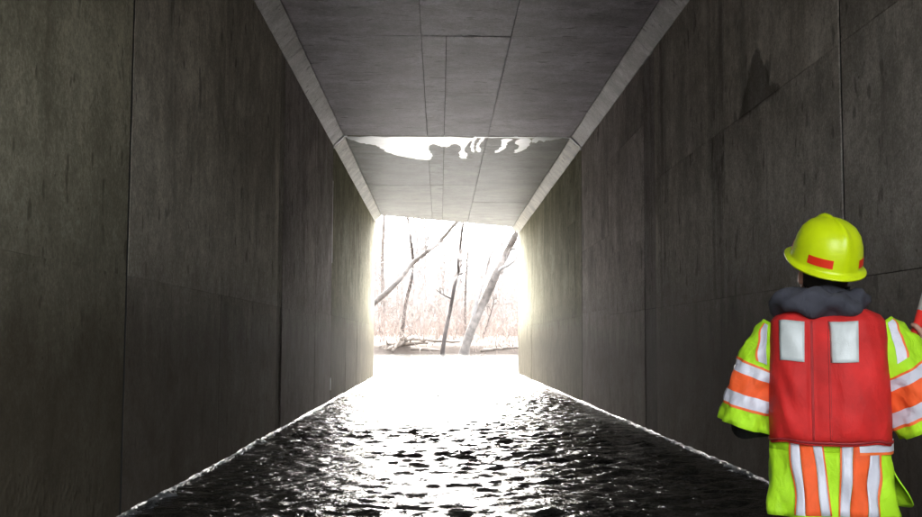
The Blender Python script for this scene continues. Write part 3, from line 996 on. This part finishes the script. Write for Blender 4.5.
# hard hat
def helmet():
    nu, rings = 72, []
    prof = [(0.001, 0.152), (0.03, 0.150), (0.06, 0.143), (0.085, 0.129), (0.104, 0.106), (0.117, 0.075), (0.124, 0.04), (0.127, 0.008), (0.128, 0.0), (0.136, -0.006), (0.0, 0.0), (0.0, 0.0)]
    HB = 0.045
    def pt(th, q, r, z):
        ca, sa = math.cos(th), math.sin(th)
        ex, ey = 0.92, 1.10                        # longer than wide
        front = max(0.0, sa) ** 3
        if q == 'shell':
            ridge = 0.009 * math.exp(-((math.degrees(math.atan2(ca, abs(sa) + 1e-6))) / 11) ** 2) * min(1, z / 0.05 if z < 0.05 else 1) * (1 if r > 0.02 else 0.8)
            if z < 0.02: ridge = 0
            k = 1 + (ridge / max(r, 0.03)) * (0.9 if r > 0.03 else 0)
            return hp(r * ex * ca * k, r * ey * sa * k - 0.012, HB + z + (ridge if r < 0.11 else ridge * 0.4))
        ext = 0.012 + 0.045 * front + 0.006 * max(0, -sa)
        drop = 0.012 + 0.006 * front
        rr = 0.129 + ext * q
        return hp(rr * ex * ca, rr * ey * sa - 0.012, HB - drop * q)
    for r, z in prof[:9]:
        rings.append([pt(2 * math.pi * i / nu, 'shell', r, z) for i in range(nu)])
    for q in (0.3, 0.65, 0.92, 1.0):
        rings.append([pt(2 * math.pi * i / nu, q, 0, 0) for i in range(nu)])
    # rolled lip, then the underside and inside
    rings.append([p - MH @ Vector((0, 0, 0.006)) for p in rings[-1]])
    rings.append([hp(0, 0, HB).lerp(p, 0.93) - MH @ Vector((0, 0, 0.003)) for p in rings[-2]])
    for r, z in ((0.120, -0.004), (0.118, 0.04), (0.10, 0.1), (0.06, 0.134), (0.001, 0.142)):
        rings.append([hp(r * 0.92 * math.cos(2 * math.pi * i / nu), r * 1.1 * math.sin(2 * math.pi * i / nu) - 0.012, HB + z) for i in range(nu)])
    m = MB(); m.rings(rings)
    shell = m.build('hard_hat', M_helmet, person)
    # reflective tape pieces
    for th0, th1 in ((-152, -110), (-60, -34), (128, 158), (28, 55)):
        mm = MB(); rr = []
        for z in (0.016, 0.045):
            r = np.interp(z, [0.008, 0.04, 0.075], [0.127, 0.124, 0.117]) + 0.0018
            rr.append([hp(r * 0.92 * math.cos(R(a)), r * 1.1 * math.sin(R(a)) - 0.012, HB + z) for a in np.linspace(th0, th1, 12)])
        mm.rings(rr, False)
        mm.build('helmet_tape', M_redtape, shell)
    return shell


helmet()

def se(c, e):
    return math.copysign(abs(c) ** e, c)


def wr_(th, z, s=0):
    return 0.006 * math.sin(3 * th + 9 * z + s) + 0.004 * math.sin(7 * th - 23 * z + 2 * s) + 0.003 * math.sin(11 * th + 41 * z + s * 3)


# jacket torso with separate back and front tails
def jk_dim(z):
    a = np.interp(z, [0.78, 0.90, 1.05, 1.25, 1.40, 1.47, 1.51, 1.54], [0.218, 0.212, 0.196, 0.188, 0.195, 0.165, 0.11, 0.08])
    d = np.interp(z, [0.78, 0.90, 1.05, 1.25, 1.40, 1.47, 1.51, 1.54], [0.165, 0.155, 0.140, 0.132, 0.128, 0.11, 0.09, 0.075])
    return a, d


def jk_pt(th, z, off=0.0):
    a, d = jk_dim(z)
    fl = max(0, 1.05 - z)
    k = wr_(th, z, 1) * (0.7 + 4.5 * fl) + 0.010 * fl * 4 * math.sin(9 * th + 1.3 * math.sin(7 * z))
    return Vector(((a + off + k) * se(math.cos(th), 0.85), (d + off + k) * se(math.sin(th), 0.85), z))


nth = 72
m = MB()
m.rings([[jk_pt(2 * math.pi * i / nth, z) for i in range(nth)] for z in np.linspace(1.03, 1.54, 22)])


def tail(th0, th1, zlow, flare=0.0):
    # the front tail swings out on the right only
    rg = []
    n = 40
    for j in range(13):
        row = []
        for i in range(n + 1):
            u = i / n
            th = th0 + (th1 - th0) * u
            e = min(u, 1 - u)
            zb = zlow + 0.055 * max(0, 1 - e / 0.11) ** 2.2 + 0.006 * math.sin(u * 9)
            q = j / 12
            z = 1.03 + (zb - 1.03) * q
            row.append(jk_pt(th, z, flare * q * q * max(0.0, math.cos(th)) - (0.012 * q if flare and math.cos(th) < 0 else 0)))
        rg.append(row)
    return rg


m.rings(tail(R(-172), R(-8), 0.805)[::-1], False)
m.rings(tail(R(-4), R(184), 0.83, 0.035)[::-1], False)
jk = m.build('jacket', M_lime, person)
so = jk.modifiers.new('thick', 'SOLIDIFY'); so.thickness = 0.004; so.offset = -1


def on_back(dimf, e, x, z, off):
    """point on the back of a superellipse shell at sideways offset x"""
    a, d = dimf(z)
    c = max(-0.999, min(0.999, x / (a + off)))
    ct = math.copysign(abs(c) ** (1 / e), c)
    th = -math.acos(ct)
    return th


def back_strip(name, mat, x0t, x1t, x0b, x1b, z0, z1, ptf, dimf, e, off, parent, nx=4, nz=12):
    rg = []
    for j in range(nz + 1):
        q = j / nz
        z = z1 + (z0 - z1) * q
        xa = x0t + (x0b - x0t) * q; xb = x1t + (x1b - x1t) * q
        rg.append([ptf(on_back(dimf, e, xa + (xb - xa) * i / nx, z, off), z, off) for i in range(nx + 1)])
    m = MB(); m.rings(rg, False)
    o = m.build(name, mat, parent)
    s = o.modifiers.new('thick', 'SOLIDIFY'); s.thickness = 0.002; s.offset = 0
    return o


for (ct, cb, w) in ((-0.082, -0.055, 0.052), (0.098, 0.088, 0.060)):
    z0 = 0.822
    back_strip('orange_stripe', M_orange, ct - w * 0.42, ct + w * 0.42, cb - w * 0.42, cb + w * 0.42, z0, 1.085, jk_pt, jk_dim, 0.85, 0.006, jk)
    for s in (-1, 1):
        back_strip('reflective_stripe', M_silver, ct + s * w * 0.71 - w * 0.27, ct + s * w * 0.71 + w * 0.27, cb + s * w * 0.71 - w * 0.27, cb + s * w * 0.71 + w * 0.27, z0, 1.085, jk_pt, jk_dim, 0.85, 0.0065, jk)
        back_strip('orange_piping', M_trim, ct + s * w * 1.02 - 0.0035, ct + s * w * 1.02 + 0.0035, cb + s * w * 1.02 - 0.0035, cb + s * w * 1.02 + 0.0035, z0, 1.085, jk_pt, jk_dim, 0.85, 0.0055, jk)
# waist band under the vest
for nm, mt, za, zb, off in (('reflective_stripe', M_silver, 1.034, 1.075, 0.009), ('orange_piping', M_trim, 1.025, 1.034, 0.008)):
    rg = [[jk_pt(th, z, off) for th in np.linspace(R(-68), R(-8), 24)] for z in (zb, za)]
    mm = MB(); mm.rings(rg, False); oo = mm.build(nm, mt, jk)


# sleeves: wide, short, flared
def sleeve(P, rad, seed, mirror, b0):
    P = [Vector(p) for p in P]
    Q = []
    for i in range(len(P) - 1):
        for j in range(6):
            Q.append(P[i].lerp(P[i + 1], j / 6))
    Q.append(P[-1])
    n = len(Q)
    # smooth the centre line
    for _ in range(6):
        Q = [Q[0]] + [(Q[i - 1] + Q[i] * 2 + Q[i + 1]) / 4 for i in range(1, n - 1)] + [Q[-1]]
    rads = [np.interp(i / (n - 1), np.linspace(0, 1, len(rad)), rad) for i in range(n)]

    def frame(f):
        x = f * (n - 1); i = min(int(x), n - 2)
        p = Q[i].lerp(Q[i + 1], x - i)
        t = (Q[i + 1] - Q[i]).normalized()
        yb = Vector((0, -1, 0))
        yb = (yb - t * yb.dot(t)).normalized()    # towards the back
        sd = t.cross(yb)
        return p, t, yb, sd, np.interp(f, np.linspace(0, 1, n), rads)

    def sp(th, f, off=0.0):
        p, t, yb, sd, r = frame(f)
        k = wr_(th, f * 0.6, seed) * 1.5 * (0.3 + f) + 0.005 * math.sin(26 * f + 2.4 * math.cos(th + seed)) * (0.3 + 0.7 * max(0, math.sin(th * 2 + seed)))
        return p + (yb * math.cos(th) * 0.9 + sd * math.sin(th)) * (r + off + k)
    fs = np.linspace(0, 1, 26)
    m = MB()
    m.rings([[sp(2 * math.pi * i / 40, f) for i in range(40)] for f in fs])
    o = m.build('sleeve', M_lime, person)
    s = o.modifiers.new('thick', 'SOLIDIFY'); s.thickness = 0.004; s.offset = -1

    def band(nm, mt, f0, f1, off):
        mm = MB(); k = max(2, int((f1 - f0) / 0.03))
        mm.rings([[sp(2 * math.pi * i / 40, f, off) for i in range(40)] for f in np.linspace(f0, f1, k + 1)])
        q = mm.build(nm, mt, o)
    band('reflective_stripe', M_silver, b0, b0 + 0.095, 0.004)
    band('orange_stripe', M_orange, b0 + 0.095, b0 + 0.255, 0.0035)
    band('reflective_stripe', M_silver, b0 + 0.255, b0 + 0.35, 0.004)
    band('orange_piping', M_trim, b0 - 0.02, b0, 0.003)
    band('orange_piping', M_trim, b0 + 0.35, b0 + 0.37, 0.003)
    # stripe running over the shoulder beside the vest
    for nm, mt, a0, a1, off in (('reflective_stripe', M_silver, 0.0, 0.36, 0.004), ('orange_piping', M_trim, 0.36, 0.45, 0.0035)):
        mm = MB()
        sg = -1 if mirror else 1
        mm.rings([[sp(sg * (0.72 - 1.9 * f + a), f, off) for a in np.linspace(a0, a1, 6)] for f in np.linspace(0.04, 0.44, 10)], False)
        mm.build(nm, mt, o)
    return o


sleeve([(-0.150, 0, 1.445), (-0.195, 0.0, 1.365), (-0.24, 0.01, 1.25), (-0.282, 0.015, 1.10)], [0.075, 0.088, 0.094, 0.108], 2, False, 0.50)
sleeve([(0.150, 0, 1.445), (0.205, 0.0, 1.375), (0.265, 0.015, 1.275), (0.345, 0.03, 1.135)], [0.075, 0.092, 0.104, 0.122], 5, True, 0.55)

# inner black sleeves down to the wrists
for A, B, C_ in ((SHL, ELL, HAL), (SHR, ELR, HAR)):
    m = MB()
    pts = [A.lerp(B, 0.35), A.lerp(B, 0.7), A.lerp(B, 0.93), B + (C_ - B) * 0.05 + (B - A) * 0.02, B.lerp(C_, 0.25), B.lerp(C_, 0.5), B.lerp(C_, 0.75), B.lerp(C_, 0.97)]
    m.tube(pts, [0.068, 0.066, 0.065, 0.064, 0.06, 0.055, 0.05, 0.042], 20)
    o = m.build('inner_sleeve', M_black, person)

# life vest
def vs_dim(z):
    a = np.interp(z, [1.062, 1.08, 1.14, 1.30, 1.42, 1.475, 1.495, 1.515, 1.53], [0.200, 0.201, 0.202, 0.198, 0.195, 0.190, 0.174, 0.13, 0.10])
    d = np.interp(z, [1.062, 1.08, 1.14, 1.30, 1.42, 1.475, 1.495, 1.515, 1.53], [0.150, 0.166, 0.178, 0.172, 0.158, 0.140, 0.122, 0.10, 0.085])
    return a, d


def vs_pt(th, z, off=0.0):
    a, d = vs_dim(z)
    x = (a + off) * se(math.cos(th), 0.55)
    y = (d + off) * se(math.sin(th), 0.62)
    # padded panels: seams in the middle of the back and beside the pads
    if th < 0 or th > math.pi:
        g = 0.016 * (math.exp(-((x + 0.052) / 0.007) ** 2) + math.exp(-((x - 0.004) / 0.007) ** 2))
        pad = 0.010 * math.exp(-((abs(x + 0.024) - 0.085) / 0.055) ** 2)
        y += (g - pad) * min(1, (1.50 - z) / 0.05 if z > 1.45 else 1) * (max(0, min(1, (z - 1.07) / 0.03)) if z < 1.10 else 1)
    k = wr_(th, z, 3) * 0.45 + 0.004 * math.sin(31 * z + 3.3 * x / 0.2 + 2 * math.sin(6 * th)) * (0.4 + 0.6 * math.sin(13 * z + 9 * x))
    return Vector((x, y - k, z + 0.004 * math.sin(5 * th)))


m = MB()
zs = list(np.linspace(1.062, 1.45, 26)) + [1.465, 1.475, 1.485, 1.495, 1.505, 1.515, 1.523, 1.53]
nth = 144
m.rings([[vs_pt(2 * math.pi * i / nth, z) for i in range(nth)] for z in zs])
m.rings([[vs_pt(2 * math.pi * i / nth, 1.062) for i in range(nth)], [vs_pt(2 * math.pi * i / nth, 1.067, -0.03) for i in range(nth)]])
vest = m.build('life_vest', M_red, person)
so = vest.modifiers.new('thick', 'SOLIDIFY'); so.thickness = 0.006; so.offset = -1
m = MB()
m.tube([vs_pt(2 * math.pi * i / nth, 1.067, 0.001) for i in range(nth + 1)], 0.0045, 6, False)
m.build('hem_binding', plain('dark_red_binding', (0.28, 0.016, 0.02), 0.6, 0.1), vest)
for x0, x1 in ((-0.158, -0.074), (0.004, 0.098)):
    back_strip('reflective_patch', M_patch, x0, x1, x0 + 0.002, x1 - 0.002, 1.335, 1.472, vs_pt, vs_dim, 0.55, 0.003, vest, 8, 10)

M_seam = cloth('dark_red_seam', (0.36, 0.016, 0.016), 0.7)
for x in (-0.052, 0.004):
    back_strip('seam', M_seam, x - 0.0035, x + 0.0035, x - 0.003, x + 0.004, 1.075, 1.475, vs_pt, vs_dim, 0.55, 0.003, vest, 2, 20)
# hood bunched round the neck
m = MB()
rg = []
nh = 64
for i in range(nh):
    th = 2 * math.pi * i / nh
    back = 0.5 - 0.5 * math.sin(th)
    cx, cy = 0.118 * math.cos(th) - 0.03, 0.082 * math.sin(th) - 0.012 - 0.02 * back
    cz = 1.518 + 0.020 * back + 0.008 * math.sin(2 * th + 1) + 0.006 * math.sin(3 * th + 1)
    rw, rh = 0.036 + 0.026 * back, 0.034 + 0.014 * back
    ring = []
    for j in range(18):
        ph = 2 * math.pi * j / 18
        k = 1 + 0.16 * math.sin(5 * th + 2 * ph) + 0.12 * math.sin(9 * th - 3 * ph + 1) + 0.08 * math.sin(3 * ph + 4 * th)
        ring.append(Vector((cx + math.cos(th) * rw * k * math.cos(ph), cy + math.sin(th) * rw * k * math.cos(ph), cz + rh * k * math.sin(ph))))
    rg.append(ring)
rg.append(rg[0])
m.rings(rg)
hood = m.build('hood', M_hood, person)
m = MB()
rg = []
for j in range(9):
    q = j / 8
    z = 1.535 + 0.055 * q
    rg.append([Vector(((0.090 - 0.012 * q + 0.004 * math.sin(5 * th + 6 * q)) * math.cos(th), (0.082 - 0.008 * q) * math.sin(th) + 0.012 * q, z + 0.008 * math.sin(th * 3))) for th in np.linspace(0, 2 * math.pi, 49)])
m.rings(rg)
o = m.build('collar', M_hood, hood)
so = o.modifiers.new('thick', 'SOLIDIFY'); so.thickness = 0.006

# waders and boots
m = MB()
m.rings([[Vector(((a + wr_(t, z, 6)) * math.cos(t), (d + wr_(t, z, 6)) * math.sin(t), z)) for t in np.linspace(0, 2 * math.pi, 49)[:-1]]
         for z, a, d in ((0.84, 0.178, 0.125), (0.90, 0.183, 0.13), (1.0, 0.18, 0.128), (1.08, 0.172, 0.122))], True, True, True)
for s in (-1, 1):
    rg = []
    for z, x, y, r in ((0.90, 0.092, 0, 0.100), (0.78, 0.096, 0.003, 0.100), (0.62, 0.104, 0.01, 0.090), (0.50, 0.112, 0.015, 0.082), (0.38, 0.115, 0.005, 0.080), (0.22, 0.12, -0.008, 0.072), (0.10, 0.122, -0.008, 0.062)):
        rg.append([Vector((s * x + (r + wr_(t, z * 2, s)) * math.cos(t), y + (r + wr_(t, z * 2, s)) * math.sin(t), z)) for t in np.linspace(0, 2 * math.pi, 33)[:-1]])
    m.rings(rg, True, True, True)
m.build('waders', M_wader, person)
for s in (-1, 1):
    m = MB()
    rg = []
    for y, w, h in ((-0.085, 0.03, 0.06), (-0.07, 0.044, 0.1), (0.0, 0.05, 0.11), (0.08, 0.052, 0.085), (0.15, 0.05, 0.065), (0.19, 0.035, 0.05), (0.205, 0.015, 0.035)):
        rg.append([Vector((s * 0.128 + s * 0.06 * y + w * math.cos(t), y, max(0.0, h * 0.5 + h * 0.62 * math.sin(t)))) for t in np.linspace(0, 2 * math.pi, 21)[:-1]])
    m.rings(rg, True, True, True)
    m.build('boot', M_black, person)

# survey staff, red and white bands
inv = Matrix.Rotation(R(-20), 3, 'Z')
foot_l = ROD - RD * (ROD.z / RD.z)
foot = Vector(person.location) + inv @ foot_l
rod = empty('survey_rod', foot)
rdir = inv @ RD
tag(rod, 'red and white banded survey rod held upright by the person', 'survey rod')
M_rr = plain('red_rod_paint', (0.75, 0.035, 0.025), 0.4, 0.1, 6)
M_rw = plain('white_rod_paint', (0.8, 0.8, 0.76), 0.4, 0.06, 6)
zz = (ROD.z + 0.115) / RD.z          # a red-to-white change just above the hand
cuts = [0.06] + [zz + k * 0.305 for k in range(-5, 5) if 0.1 < zz + k * 0.305 < 2.9]
m = MB(); m.tube([rdir * 0.0, rdir * 0.06], [0.003, 0.0145], 12); m.build('steel_tip', plain('steel', (0.4, 0.4, 0.4), 0.35, 0.1, 8, Metallic=1.0), rod)
for i in range(len(cuts) - 1):
    k = round((cuts[i + 1] - zz) / 0.305)
    m = MB(); m.tube([rdir * cuts[i], rdir * cuts[i + 1]], 0.0165, 16)
    m.build('rod_band', M_rr if k % 2 == 0 else M_rw, rod)
